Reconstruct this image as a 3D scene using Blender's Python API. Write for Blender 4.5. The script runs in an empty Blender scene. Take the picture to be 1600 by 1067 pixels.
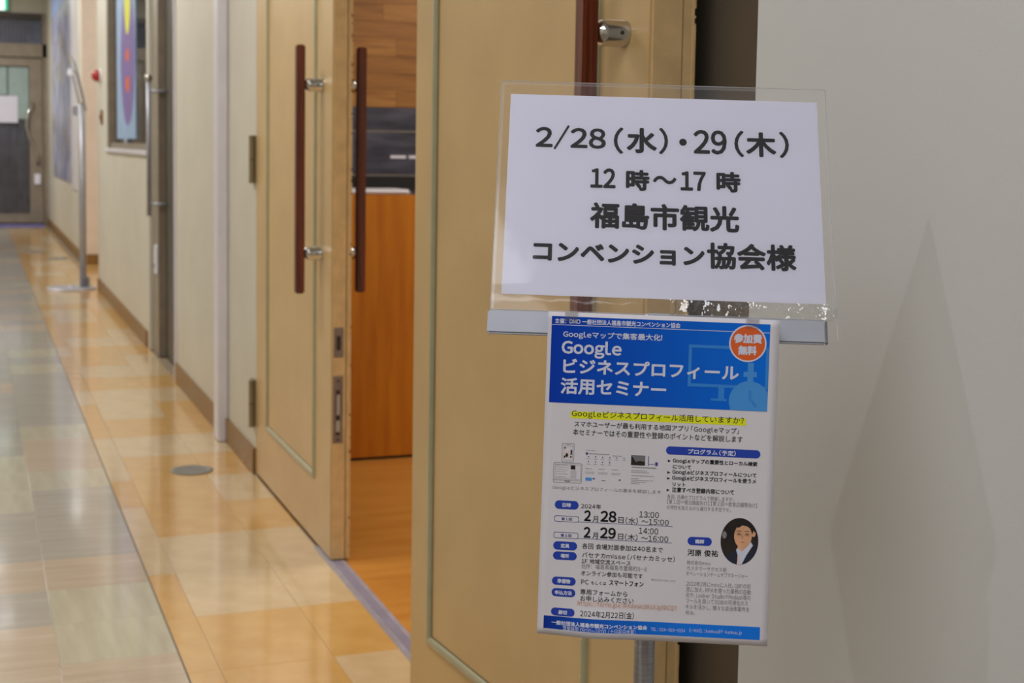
import bpy, bmesh, math, random
from mathutils import Vector, Matrix
random.seed(7)
S = bpy.context.scene
COL = S.collection

# ---------------------------------------------------------------- camera
f_px, CX, CY, EYE = 2200.0, 800.0, 415.0, 1.30
up = Vector((430, 26300, 2200)).normalized()
fw = Vector((-845, CY-217, -f_px)); fw = (fw-up*fw.dot(up)).normalized()
rt = fw.cross(up)
R3 = Matrix((rt, fw, up))
cam_d = bpy.data.cameras.new('camera'); cam = bpy.data.objects.new('camera', cam_d); COL.objects.link(cam)
cam.matrix_world = Matrix.Translation((0, 0, EYE)) @ R3.to_4x4()
cam_d.sensor_width = 36; cam_d.lens = f_px/1600*36; cam_d.shift_y = (CY-533.5)/1600
cam_d.clip_start = .05; cam_d.clip_end = 100
cam_d.dof.use_dof = True; cam_d.dof.focus_distance = 1.38; cam_d.dof.aperture_fstop = 11.0
S.camera = cam

# ---------------------------------------------------------------- world, lights, exposure
w = bpy.data.worlds.new('world'); S.world = w; w.use_nodes = True
w.node_tree.nodes['Background'].inputs[0].default_value = (.8, .85, 1, 1)
w.node_tree.nodes['Background'].inputs[1].default_value = .05
def area(name, loc, size, power, col=(1, 1, 1), rot=(0, 0, 0), shape='RECTANGLE', sy=None):
    d = bpy.data.lights.new(name, 'AREA'); d.shape = shape; d.size = size
    if shape in ('RECTANGLE', 'ELLIPSE'): d.size_y = sy or size
    d.energy = power; d.color = col
    o = bpy.data.objects.new(name, d); o.location = loc; o.rotation_euler = rot; COL.objects.link(o); return o
COOL = (.93, .95, 1.0); WARM = (1.0, .84, .62); NEUT = (1, .985, .95)
area('key_downlight', (-.9, 1.2, 3.0), .035, 4.6, COOL, shape='DISK', rot=(0, math.radians(-38), 0))
area('ceiling_light', (-.9, -.3, 3.5), 1.2, 56, COOL, sy=2.4)
for i, (y, p) in enumerate(((4.6, 48), (8.3, 60), (12.0, 60), (15.7, 60), (20.4, 80))):
    area('ceiling_light', (-.45, y, 3.5), .5, p, NEUT, sy=1.3)
area('room_light', (2.6, 4.6, 2.7), 1.0, 42, (1, .93, .84), sy=1.0)
area('far_downlight', (.26, 14.7, 3.5), .07, .8, COOL, shape='DISK'); area('far_downlight', (.24, 16.6, 3.5), .07, .5, COOL, shape='DISK')
area('alcove_light', (1.65, 14.1, 3.4), .6, 15, NEUT, sy=1.0)
S.view_settings.view_transform = 'Standard'; S.view_settings.look = 'None'
S.view_settings.gamma = 1; S.view_settings.use_curve_mapping = False
S.view_settings.exposure = 0.0

# ---------------------------------------------------------------- materials
def lin(c): return tuple(((v/255)/12.92 if v/255 <= .04045 else ((v/255+.055)/1.055)**2.4) for v in c)+(1,)
def mat(name, rgb, rough=.5, metal=0, var=.06, scale=8, bump=0, bscale=200, coat=0, spec=.5, stretch=(1, 1, 1), trans=0, rgb2=None, detail=4):
    m = bpy.data.materials.new(name); m.use_nodes = True
    nt = m.node_tree; N = nt.nodes; L = nt.links; b = N['Principled BSDF']
    c = lin(rgb)
    b.inputs['Roughness'].default_value = rough; b.inputs['Metallic'].default_value = metal
    b.inputs['Coat Weight'].default_value = coat; b.inputs['Coat Roughness'].default_value = .08
    b.inputs['Specular IOR Level'].default_value = spec
    tc = N.new('ShaderNodeTexCoord'); mp = N.new('ShaderNodeMapping'); mp.inputs['Scale'].default_value = stretch
    L.new(tc.outputs['Object'], mp.inputs[0])
    n = N.new('ShaderNodeTexNoise'); n.inputs['Scale'].default_value = scale; n.inputs['Detail'].default_value = detail
    L.new(mp.outputs[0], n.inputs['Vector'])
    r = N.new('ShaderNodeValToRGB')
    c2 = lin(rgb2) if rgb2 else tuple(x*(1-var*2) for x in c[:3])+(1,)
    c1 = c if rgb2 else tuple(min(1, x*(1+var)) for x in c[:3])+(1,)
    r.color_ramp.elements[0].position = .35; r.color_ramp.elements[1].position = .65
    r.color_ramp.elements[0].color = c2; r.color_ramp.elements[1].color = c1
    L.new(n.outputs[0], r.inputs[0]); L.new(r.outputs[0], b.inputs['Base Color'])
    if bump:
        n2 = N.new('ShaderNodeTexNoise'); n2.inputs['Scale'].default_value = bscale
        L.new(mp.outputs[0], n2.inputs['Vector'])
        bp = N.new('ShaderNodeBump'); bp.inputs['Strength'].default_value = bump; bp.inputs['Distance'].default_value = .002
        L.new(n2.outputs[0], bp.inputs['Height']); L.new(bp.outputs[0], b.inputs['Normal'])
    if trans: b.inputs['Transmission Weight'].default_value = trans
    return m
def emis(name, rgb, s=1):
    m = bpy.data.materials.new(name); m.use_nodes = True; b = m.node_tree.nodes['Principled BSDF']
    b.inputs['Base Color'].default_value = lin(rgb); b.inputs['Emission Color'].default_value = lin(rgb); b.inputs['Emission Strength'].default_value = s
    return m
def clear(name, veil, tint=(1, 1, 1, 1), rough=.02, ior=1.45, bump=0, bscale=30):
    m = bpy.data.materials.new(name); m.use_nodes = True; nt = m.node_tree; N = nt.nodes; L = nt.links
    N.remove(N['Principled BSDF']); out = N['Material Output']
    t = N.new('ShaderNodeBsdfTransparent'); t.inputs[0].default_value = tint
    d = N.new('ShaderNodeBsdfDiffuse'); d.inputs[0].default_value = (.8, .8, .85, 1)
    g = N.new('ShaderNodeBsdfGlossy'); g.inputs['Roughness'].default_value = rough
    fr = N.new('ShaderNodeFresnel'); fr.inputs[0].default_value = ior
    m1 = N.new('ShaderNodeMixShader'); m1.inputs[0].default_value = veil
    m2 = N.new('ShaderNodeMixShader')
    L.new(t.outputs[0], m1.inputs[1]); L.new(d.outputs[0], m1.inputs[2])
    L.new(fr.outputs[0], m2.inputs[0]); L.new(m1.outputs[0], m2.inputs[1]); L.new(g.outputs[0], m2.inputs[2])
    L.new(m2.outputs[0], out.inputs[0])
    if bump:
        tc = N.new('ShaderNodeTexCoord'); n = N.new('ShaderNodeTexNoise'); n.inputs['Scale'].default_value = bscale; n.inputs['Detail'].default_value = 3
        L.new(tc.outputs['Object'], n.inputs['Vector'])
        bp = N.new('ShaderNodeBump'); bp.inputs['Strength'].default_value = bump; bp.inputs['Distance'].default_value = .004
        L.new(n.outputs[0], bp.inputs['Height']); L.new(bp.outputs[0], g.inputs['Normal'])
    return m

M = dict(
    near_wall=mat('near_wall_vinyl', (203, 203, 202), .42, var=.015, scale=2, bump=.06, bscale=400),
    recess=mat('recess_painted_shade', (98, 86, 70), .7, var=.02),  # colour darkened to paint in the shade of the gap behind the leaf
    cream=mat('cream_wall_vinyl', (206, 201, 187), .5, var=.02, scale=3, bump=.1, bscale=300),
    pink_wall=mat('warm_wall', (224, 206, 192), .55, var=.02),
    white_paint=mat('white_paint', (222, 218, 226), .35, var=.02),
    ceil=mat('ceiling_board', (225, 225, 220), .8, var=.02),
    grout=mat('floor_joint', (140, 122, 98), .5, var=.1),
    base=mat('brown_baseboard', (134, 98, 46), .4, var=.05),
    door=mat('tan_door_paint', (206, 174, 122), .38, var=.03, scale=5, bump=.05, bscale=120),
    bead=mat('grey_green_moulding', (176, 172, 140), .32, var=.05, scale=12, metal=.2),
    edge=mat('door_edge_paint', (230, 196, 142), .35, var=.06, scale=20),
    chip=mat('bare_chipped_edge', (52, 44, 34), .7, var=.3, scale=60),
    chrome=mat('chrome', (205, 203, 200), .12, metal=1, var=.02),
    steel=mat('brushed_steel', (150, 148, 150), .28, metal=1, var=.08, scale=30, stretch=(1, 1, 14)),
    steel_dark=mat('steel_backsplash', (92, 94, 112), .34, metal=.7, var=.25, scale=4, stretch=(1, 1, 5)),
    plate=mat('lock_plate_metal', (150, 138, 135), .35, metal=.7, var=.08, scale=40),
    bolt=mat('dark_slot', (70, 62, 56), .5, metal=.5),
    hinge=mat('bronze_hinge', (150, 138, 112), .35, metal=.6, var=.08),
    wood_dark=mat('dark_red_wood', (124, 54, 24), .4, rgb2=(78, 28, 12), scale=20, stretch=(8, 8, .25), coat=.25, detail=8),
    thresh=mat('threshold_metal', (170, 167, 180), .35, metal=.25, var=.08, scale=12),
    counter=mat('orange_wood_front', (204, 128, 22), .4, rgb2=(184, 106, 14), scale=6, stretch=(4, 4, .35), detail=8),
    board=mat('striped_wood_board', (172, 118, 52), .5, rgb2=(134, 86, 32), scale=7, stretch=(.5, 1, 14), detail=8),
    board2=mat('striped_wood_board_pale', (186, 132, 64), .5, rgb2=(150, 98, 42), scale=7, stretch=(.5, 1, 16), detail=8),
    roomfloor=mat('orange_wood_floor', (200, 138, 62), .3, rgb2=(186, 122, 50), scale=5, stretch=(.4, 3, 1), detail=6),
    tray=mat('white_plastic', (235, 235, 245), .3, var=.01),
    black=mat('black_rubber', (28, 28, 32), .4, var=.1),
    bronze=mat('bronze_frame', (146, 134, 118), .4, metal=.2, var=.06),
    bronze_dark=mat('dark_bronze_frame', (78, 72, 66), .4, metal=.35, var=.06),
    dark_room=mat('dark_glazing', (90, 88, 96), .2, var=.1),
    grey_metal=mat('grey_metal', (168, 168, 176), .4, metal=.5, var=.05),
    disc=mat('floor_cover_metal', (128, 126, 124), .4, metal=.5, var=.08),
    rail=mat('satin_rail', (166, 169, 180), .5, metal=.2, var=.03, scale=30),
    rail_end=mat('rail_end_grey', (120, 118, 120), .5),
    paper=mat('white_paper', (226, 224, 240), .65, var=.008, scale=6),
    flyer=mat('flyer_paper', (220, 216, 224), .6, var=.008, scale=6),
    ink=mat('black_toner', (30, 28, 34), .6, var=.02, spec=.15),
    ink2=mat('dark_grey_ink', (48, 45, 52), .6, var=.02, spec=.15),
    grey_ink=mat('grey_ink', (136, 131, 138), .5, var=.02),
    brown_ink=mat('brown_ink', (160, 128, 122), .5, var=.02),
    blue_ink=mat('navy_ink', (52, 68, 140), .5, var=.02),
    white_ink=mat('unprinted_white', (212, 216, 238), .6, var=.01),
    pill=mat('blue_print', (22, 62, 176), .5, var=.03),
    lblue=mat('pale_blue_print', (44, 134, 222), .5, var=.03),
    lblue2=mat('stopwatch_blue_print', (66, 148, 226), .5, var=.03),
    orange=mat('orange_print', (226, 96, 34), .5, var=.03),
    yellow=mat('yellow_highlight', (232, 236, 20), .5, var=.02),
    pinkst=mat('pale_pink_print', (226, 206, 204), .6, var=.02),
    skin=mat('printed_skin', (222, 168, 130), .6, var=.08, scale=60),
    dark_print=mat('printed_black', (34, 24, 22), .5, var=.3, scale=60),
    curtain=mat('grey_curtain', (140, 138, 156), .8, var=.08),
    pale_green=mat('pale_green_panel', (158, 178, 176), .4, var=.04),
    mat_blue=mat('violet_mat', (120, 114, 170), .8, var=.15),
    red=mat('red_lamp', (170, 16, 24), .2, coat=.5),
    col_a=mat('collage_print', (120, 120, 150), .4, rgb2=(170, 160, 150), scale=3, detail=6),
    tg=mat('grey_marbled_tile', (180, 173, 161), .16, rgb2=(165, 158, 148), scale=5, stretch=(.5, 5, 1), coat=.4, detail=8),
    tb=mat('pink_beige_tile', (198, 180, 158), .16, rgb2=(184, 164, 142), scale=5, stretch=(.5, 5, 1), coat=.4, detail=8),
    tc=mat('green_cream_tile', (194, 187, 164), .16, rgb2=(182, 174, 152), scale=5, stretch=(5, .5, 1), coat=.4, detail=8),
    to=mat('orange_tile', (212, 168, 100), .15, rgb2=(202, 156, 88), scale=10, coat=.45, detail=6),
    tr=mat('cream_tile', (212, 186, 146), .15, rgb2=(202, 175, 134), scale=10, coat=.45, detail=6),
    sleeve=clear('clear_sleeve', .03, rough=.06, ior=1.35, bump=.12, bscale=14),
    sleeve_edge=clear('sleeve_edge', .45, rough=.12, ior=1.6),
    crinkle=clear('crinkled_sleeve', .05, rough=.08, ior=2.1, bump=1.0, bscale=60),
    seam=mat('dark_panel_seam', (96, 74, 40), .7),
    dark_joint=mat('dark_floor_joint', (84, 74, 66), .5),
    tape=clear('clear_tape', .06, rough=.3, ior=1.3),
    shadow_hem=clear('added_shadow_hem', .12, rough=.2, ior=1.4),
    glass=clear('window_glass', .02, tint=(.92, .94, .95, 1), rough=.03, ior=1.5),
    exit_green=emis('exit_green', (30, 190, 140), 1.2), exit_white=emis('exit_white', (225, 250, 245), 1.5),
)
def gradient(name, c0, c1, x0, x1):
    m = bpy.data.materials.new(name); m.use_nodes = True; N = m.node_tree.nodes; L = m.node_tree.links; b = N['Principled BSDF']
    a = N.new('ShaderNodeAttribute'); a.attribute_name = 'print_x'; b.inputs['Specular IOR Level'].default_value = .15
    mr = N.new('ShaderNodeMapRange'); mr.inputs[1].default_value = x0; mr.inputs[2].default_value = x1
    r = N.new('ShaderNodeValToRGB'); r.color_ramp.elements[0].color = lin(c0); r.color_ramp.elements[1].color = lin(c1)
    L.new(a.outputs['Fac'], mr.inputs[0]); L.new(mr.outputs[0], r.inputs[0]); L.new(r.outputs[0], b.inputs['Base Color'])
    b.inputs['Roughness'].default_value = .5
    return m
M['header'] = gradient('blue_gradient_print', (2, 58, 176), (6, 112, 228), -100, 97)
M['footer'] = gradient('blue_gradient_footer', (14, 50, 150), (24, 124, 238), -100, 30)

# ---------------------------------------------------------------- helpers
def tag(o, label=None, cat=None, group=None, kind=None):
    if label: o['label'] = label
    if cat: o['category'] = cat
    if group: o['group'] = group
    if kind: o['kind'] = kind
    return o
def thing(name, loc, label, cat, group=None, kind=None):
    o = bpy.data.objects.new(name, None); o.location = loc; o.empty_display_size = .05; COL.objects.link(o)
    return tag(o, label, cat, group, kind)
ORG = {}
def org(o):
    p = Vector(o.location)
    while o.parent: o = o.parent; p += Vector(o.location)
    return p
def obj(name, bm, m, parent=None, smooth=False, kind=None, label=None, bevel=0, at=None):
    """bm in world coordinates; the object's own origin goes to the middle of its foot (or 'at')."""
    if bevel:
        bmesh.ops.bevel(bm, geom=list(bm.edges), offset=bevel, segments=2, affect='EDGES', clamp_overlap=True)
    bmesh.ops.recalc_face_normals(bm, faces=bm.faces)
    vs = [v.co for v in bm.verts]
    if at is None:
        at = Vector(((min(v.x for v in vs)+max(v.x for v in vs))/2, (min(v.y for v in vs)+max(v.y for v in vs))/2, min(v.z for v in vs)))
    at = Vector(at)
    bmesh.ops.translate(bm, verts=bm.verts, vec=-at)
    me = bpy.data.meshes.new(name); bm.to_mesh(me); bm.free()
    if smooth:
        for p in me.polygons: p.use_smooth = True
    me.materials.append(M[m] if isinstance(m, str) else m)
    o = bpy.data.objects.new(name, me); COL.objects.link(o)
    if parent is not None:
        o.parent = parent; o.location = at-org(parent)
    else: o.location = at
    if kind: o['kind'] = kind
    if label: o['label'] = label
    return o
def bx(bm, x0, x1, y0, y1, z0, z1, mtx=None):
    vs = [bm.verts.new((x, y, z)) for x in (x0, x1) for y in (y0, y1) for z in (z0, z1)]
    for f in ((0, 1, 3, 2), (4, 6, 7, 5), (0, 4, 5, 1), (2, 3, 7, 6), (0, 2, 6, 4), (1, 5, 7, 3)): bm.faces.new([vs[i] for i in f])
    if mtx is not None: bmesh.ops.transform(bm, matrix=mtx, verts=vs)
    return vs
def box(*a, mtx=None):
    bm = bmesh.new(); bx(bm, *a, mtx=mtx); return bm
def tube(bm, pts, r, n=16, mtx=None, caps=True):
    """tube along points; r float or list"""
    pts = [Vector(p) for p in pts]; rs = r if isinstance(r, (list, tuple)) else [r]*len(pts)
    rings = []
    for i, p in enumerate(pts):
        d = (pts[min(i+1, len(pts)-1)]-pts[max(i-1, 0)]).normalized()
        a = d.orthogonal().normalized() if i == 0 else (prev-d*prev.dot(d)).normalized()
        prev = a; b = d.cross(a)
        rings.append([bm.verts.new(p+(a*math.cos(t)+b*math.sin(t))*rs[i]) for t in [2*math.pi*k/n for k in range(n)]])
    for q in range(len(rings)-1):
        for k in range(n): bm.faces.new((rings[q][k], rings[q][(k+1) % n], rings[q+1][(k+1) % n], rings[q+1][k]))
    if caps: bm.faces.new(rings[0][::-1]); bm.faces.new(rings[-1])
    if mtx is not None: bmesh.ops.transform(bm, matrix=mtx, verts=[v for r_ in rings for v in r_])
def tb(pts, r, n=16, mtx=None):
    bm = bmesh.new(); tube(bm, pts, r, n, mtx); return bm
def lathe(prof, n=48, at=(0, 0, 0)):
    bm = bmesh.new(); rings = []
    for r, z in prof: rings.append([bm.verts.new((at[0]+r*math.cos(2*math.pi*k/n), at[1]+r*math.sin(2*math.pi*k/n), at[2]+z)) for k in range(n)])
    for q in range(len(rings)-1):
        for k in range(n): bm.faces.new((rings[q][k], rings[q][(k+1) % n], rings[q+1][(k+1) % n], rings[q+1][k]))
    bm.faces.new(rings[0][::-1]); bm.faces.new(rings[-1]); return bm
def struct(name, bm, m, label=None, parent=None, **k):
    o = obj(name, bm, m, parent, **k)
    if parent is None:
        o['kind'] = 'structure'
        if label: tag(o, label, k.get('cat') or name.split('_')[0])
    return o

# ================================================================ SETTING
WX = 1.03
floor = struct('floor', box(-2.2, 1.0, -2.5, 23, -.06, -.004), 'grout', 'corridor floor of glossy marbled grey and orange tiles'); floor['category'] = 'floor'
for (a, b, c, d) in ((1.0, 1.16, -2.5, 3.0), (1.0, 1.10, 5.44, 23.0), (1.10, 2.2, 12.8, 15.46)):
    bm_ = box(a, b, c, d, -.06, -.004); obj('floor_edge', bm_, 'grout', floor)
# --- tiles
TM = ('tg', 'tb', 'tc', 'to', 'tr'); TILE = {}
def tile_mesh(w_, d_, m):
    k = (round(w_, 4), round(d_, 4), m)
    if k not in TILE:
        bm = bmesh.new(); bx(bm, 0, w_, 0, d_, -.006, 0)
        bmesh.ops.bevel(bm, geom=[e for e in bm.edges if all(abs(v.co.z) < 1e-6 for v in e.verts)], offset=.0006, segments=1, affect='EDGES')
        me = bpy.data.meshes.new('floor_tile'); bm.to_mesh(me); bm.free(); me.materials.append(M[m]); TILE[k] = me
    return TILE[k]
def place_tile(x0, x1, y0, y1, m):
    o = bpy.data.objects.new('floor_tile', tile_mesh(x1-x0-.0007, y1-y0-.0007, m)); COL.objects.link(o)
    o.parent = floor; o.location = Vector((x0, y0, 0))-org(floor)
FAR = {m: bmesh.new() for m in TM}
colsL = [(.1875+.2875*(i-4), .1875+.2875*(i-3)) for i in range(0, 5)]          # last is .1875 .. .475
fixA = {(3.575, 3.886): 'tc', (3.886, 4.197): 'tc', (3.264, 3.575): 'tb', (2.953, 3.264): 'tg', (4.197, 4.508): 'tb', (4.508, 4.819): 'tg', (4.819, 5.13): 'tg', (5.13, 5.441): 'tg', (5.441, 5.752): 'tc', (5.752, 6.063): 'tb', (6.063, 6.374): 'tb'}
fixB = {4: fixA, 3: {(3.575, 3.886): 'tb', (3.264, 3.575): 'tb', (3.886, 4.197): 'tg', (4.197, 4.508): 'tb', (4.508, 4.819): 'tg', (4.819, 5.13): 'tg', (5.13, 5.441): 'tc', (5.441, 5.752): 'tc', (5.752, 6.063): 'tc', (6.063, 6.374): 'tg'}}
rg = random.Random(11)
y = 2.02; n_ind = 0; prev = 'tg'
while y < 23:
    y1 = round(y+.311, 3)
    rowm = prev if rg.random() < .35 else rg.choice(('tg', 'tg', 'tb', 'tc'))
    prev = rowm
    for ci, (a, b) in enumerate(colsL):
        m = rowm if rg.random() < .6 else rg.choice(('tg', 'tg', 'tb', 'tc'))
        for (k0, k1), v in fixB.get(ci, {}).items():
            if abs(k0-y) < .04: m = v
        if y < 10: place_tile(a, b, y, y1, m)
        else: bx(FAR[m], a, b-.0015, y, y1-.0015, -.006, 0)
    y = y1
colsR = [(.478, .558), (.558, .845), (.845, 1.03)]
fixR = {3.0: 'oor', 3.42: 'oOO', 3.835: 'orr', 4.25: 'rrr', 4.665: 'roo', 5.08: 'oor', 5.495: 'roo', 5.91: 'rrr', 6.325: 'ooo', 6.74: 'oro', 7.155: 'rrr', 7.57: 'ooo', 7.985: 'orr', 8.4: 'oor', 8.815: 'roo'}
y = 1.76
while y < 23:
    y1 = y+.415
    key = min(fixR, key=lambda k: abs(k-y)); ent = fixR[key] if abs(key-y) < .05 else None
    xs = colsR
    if y > 12.4 and y < 15.4: xs = colsR[:2]+[(.845, 1.13), (1.13, 1.415), (1.415, 1.70), (1.70, 1.985)]
    for ci, (a, b) in enumerate(xs):
        m = {'o': 'to', 'O': 'to', 'r': 'tr'}[ent[ci].replace('O', 'o')] if ent and ci < 3 else rg.choice(('to', 'to', 'tr'))
        if 3.36 < y < 3.5 and ci: m = 'to'
        if y < 10.5: place_tile(a, b, y, y1, m)
        else: bx(FAR[m], a, b-.0015, y, y1-.0015, -.006, 0)
    y = y1
for m, bm in FAR.items(): obj('far_floor_tiles', bm, m, floor, kind='stuff')

def wall(name, *a, m='cream', label=None, bevel=0):
    o = obj(name, box(*a), m, bevel=bevel); o['kind'] = 'structure'; tag(o, label, 'wall'); return o
H3 = 3.6
wall('wall_right', .905, 1.30, -2.5, 1.53, 0, H3, m='near_wall', label='smooth grey beige wall panel nearest the camera, right of the open door leaf', bevel=.003)
wall('wall_right', 1.12, 1.30, 1.53, 2.98, 0, H3, m='recess', label='recess wall with painted-in shade behind the open door leaf')
wall('wall_right', 1.03, 1.16, 3.03, 4.25, 2.14, H3, label='cream wall above the double doorway')
wall('wall_right', 1.03, 1.16, 4.25, 5.452, 2.14, H3, label='cream wall above the closed door leaf')
wall('wall_right', 1.03, 1.16, 5.456, 7.76, 0, H3, label='cream wall between the closed tan door leaf and the bronze sliding door')
wall('wall_right', 1.03, 1.16, 7.76, 9.0, 2.45, H3, label='cream wall above the bronze sliding door')
wall('wall_right', 1.03, 1.14, 9.0, 9.10, 0, H3, label='narrow cream wall post between sliding door and window')
wall('wall_right', 1.03, 1.20, 9.10, 11.88, 0, 1.235, label='cream wall below the corridor window')
wall('wall_right', 1.03, 1.20, 9.10, 11.88, 2.75, H3, label='cream wall above the corridor window')
wall('wall_right', 1.03, 1.20, 11.88, 12.81, 0, H3, label='cream wall between the corridor window and the alcove')
wall('wall_right', 1.20, 2.3, 12.7, 12.81, 0, H3, label='near side wall of the alcove')
wall('wall_right', 2.2, 2.3, 12.81, 15.45, 0, H3, label='back wall of the alcove')
wall('wall_right', 1.09, 2.3, 15.45, 15.6, 0, H3, m='pink_wall', label='pinkish end wall of the alcove facing the camera')
wall('wall_right', 1.10, 1.25, 15.6, 23, 0, H3, label='far cream corridor wall carrying the large collage poster')
wall('wall_left', -2.3, -2.2, -2.5, 23, 0, H3, label='cream wall on the left side of the corridor')
wall('wall_back', -2.3, 1.3, -2.6, -2.5, 0, H3, label='cream wall behind the camera')
wall('wall_far', -2.3, 1.25, 22.95, 23.1, 3.22, H3, label='cream wall over the far glass door')
wall('wall_far', -2.3, -1.45, 22.95, 23.1, 0, 3.22, label='cream wall left of the far glass door')
o = struct('ceiling', box(-2.3, 2.3, -2.6, 23.1, H3, H3+.1), 'ceil', 'pale corridor ceiling'); o['category'] = 'ceiling'
# baseboards
for i, (a, b, c, d, lb) in enumerate(((1.018, 1.03, 5.46, 6.104, 'brown baseboard between closed door leaf and white pilaster strip'), (1.018, 1.03, 6.236, 7.745, 'brown baseboard between white pilaster strip and sliding door'),
        (1.018, 1.03, 9.1, 12.81, 'brown baseboard under the corridor window'), (1.078, 1.10, 15.45, 22.9, 'brown baseboard along the far corridor wall'),
        (1.078, 2.2, 15.43, 15.452, 'brown baseboard at the foot of the pinkish alcove wall'))):
    o = obj('baseboard_right', box(a, b, c, d, 0, .105), 'base', bevel=.002); tag(o, lb, 'baseboard', kind='structure')
o = obj('trim_1', box(.987, 1.032, 6.106, 6.232, 0, H3), 'white_paint', bevel=.006); tag(o, 'white pilaster strip standing proud of the cream wall', 'trim', kind='structure')
o = obj('trim_2', box(1.018, 1.034, 7.745, 7.775, 0, 2.45), 'white_paint', bevel=.002); tag(o, 'thin white edge trim beside the sliding door', 'trim', kind='structure')
o = obj('threshold', box(1.018, 1.074, 3.0, 4.40, -.004, .004), 'thresh', bevel=.001); tag(o, 'violet grey metal threshold strip across the open doorway', 'threshold', kind='structure')
o = obj('trim_3', box(1.05, 1.16, 2.98, 3.03, 0, 2.14), 'door', bevel=.003); tag(o, 'tan door jamb hidden behind the open leaf', 'trim', kind='structure')

o = obj('trim_4', box(.4755, .478, 1.0, 23, -.006, -.0008), 'dark_joint'); tag(o, 'dark joint line between the grey and the orange tiles', 'trim', kind='structure')
obj('threshold_inset', box(1.034, 1.060, 3.0, 4.30, .0035, .0048), mat('threshold_inset', (134, 128, 146), .5), bpy.data.objects['threshold'])
# ---- doors
def beads(parent, mtx, s0, s1, z0, z1, r=.011, off=0):
    """four mitred half-round mouldings round a door panel; local: x=s along leaf, y out of the face (negative = toward viewer)"""
    for (a, b) in (((s0, z0), (s1, z0)), ((s0, z1), (s1, z1)), ((s0, z0), (s0, z1)), ((s1, z0), (s1, z1))):
        bm = bmesh.new(); n = 8
        A = Vector((a[0], off, a[1])); B = Vector((b[0], off, b[1])); d = (B-A).normalized(); side = Vector((d.z, 0, -d.x))
        ra = []; rb = []
        for k in range(n+1):
            t = math.pi*k/n; o_ = side*math.cos(t)*r+Vector((0, -1, 0))*math.sin(t)*r*.75
            c = math.cos(t)*r
            # mitre: shift ends by side offset toward panel centre
            cen = Vector(((s0+s1)/2, off, (z0+z1)/2)); sg = 1 if (cen-A).dot(side) > 0 else -1
            ra.append(bm.verts.new(A+o_+d*(c*sg))); rb.append(bm.verts.new(B+o_-d*(c*sg)))
        for k in range(n): bm.faces.new((ra[k], ra[k+1], rb[k+1], rb[k]))
        bm.faces.new(ra); bm.faces.new(rb[::-1])
        bmesh.ops.transform(bm, matrix=mtx, verts=bm.verts)
        obj('moulding', bm, 'bead', parent, smooth=False)
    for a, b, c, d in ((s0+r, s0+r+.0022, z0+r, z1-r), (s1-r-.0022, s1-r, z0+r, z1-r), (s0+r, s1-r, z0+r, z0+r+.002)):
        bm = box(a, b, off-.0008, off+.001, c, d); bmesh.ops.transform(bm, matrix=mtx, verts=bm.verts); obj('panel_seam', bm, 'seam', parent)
def handle(parent, mtx, s, lab, out=-1, sn=0):
    """wooden pull bar on two chrome posts; out = side of the leaf; sn = face offset"""
    d = .070
    bm = bmesh.new(); bx(bm, s-.016, s+.016, sn+out*(d+.013), sn+out*(d-.015), .831, 1.609)
    bmesh.ops.bevel(bm, geom=list(bm.edges), offset=.004, segments=2, affect='EDGES')
    bmesh.ops.transform(bm, matrix=mtx, verts=bm.verts)
    h = obj('pull_handle', bm, 'wood_dark', parent, label=lab)
    for z in (.957, 1.486):
        bm = bmesh.new()
        R_ = .0215
        P = [(s, sn, z), (s, sn+out*.002, z), (s, sn+out*.040, z), (s, sn+out*.047, z), (s, sn+out*.053, z), (s, sn+out*.0565, z)]
        tube(bm, P, [R_+.001, R_, R_, R_*.88, R_*.6, R_*.3], 28)
        bmesh.ops.transform(bm, matrix=mtx, verts=bm.verts)
        obj('handle_post', bm, 'chrome', h, smooth=True, label='chrome post')
        bm = bmesh.new(); tube(bm, [(s+.0205, sn+out*.016, z), (s+.0225, sn+out*.016, z)], .0035, 12)
        bmesh.ops.transform(bm, matrix=mtx, verts=bm.verts); obj('grub_screw', bm, 'bolt', h)
def jagged(bm, x0, x1, y0, y1, z0, z1, rs, dens):
    """strip whose outer long edge (at x1) is nibbled; extruded over y"""
    prof = [(x0, z0), (x1, z0)]; z = z0+.004; ring = []
    while z < z1-.02:
        dn = dens*(1.6 if 1.15 < z < 1.75 else .6)
        if rs.random() < dn:
            d_ = rs.uniform(.0025, .0062); l_ = rs.uniform(.002, .012)
            prof += [(x1-.0003, z), (x1-d_, z+.0012), (x1-d_*rs.uniform(.5, 1), z+.0012+l_), (x1-.0003, z+l_+.0024)]; z += l_+.004
        else: z += rs.uniform(.006, .02); prof.append((x1-rs.uniform(0, .0006), z))
        z += .001
    prof.append((x1, z1))
    prof.append((x0, z1))
    a = [bm.verts.new((p[0], y0, p[1])) for p in prof]; b = [bm.verts.new((p[0], y1, p[1])) for p in prof]
    n = len(prof)
    for k in range(n): bm.faces.new((a[k], a[(k+1) % n], b[(k+1) % n], b[k]))
    # caps as quads against the straight side
    la = [bm.verts.new((x0, y0, p[1])) for p in prof[1:-1]]; lb = [bm.verts.new((x0, y1, p[1])) for p in prof[1:-1]]
    for k in range(len(la)-1):
        bm.faces.new((la[k], a[k+1], a[k+2], la[k+1])); bm.faces.new((lb[k], lb[k+1], b[k+2], b[k+1]))

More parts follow.
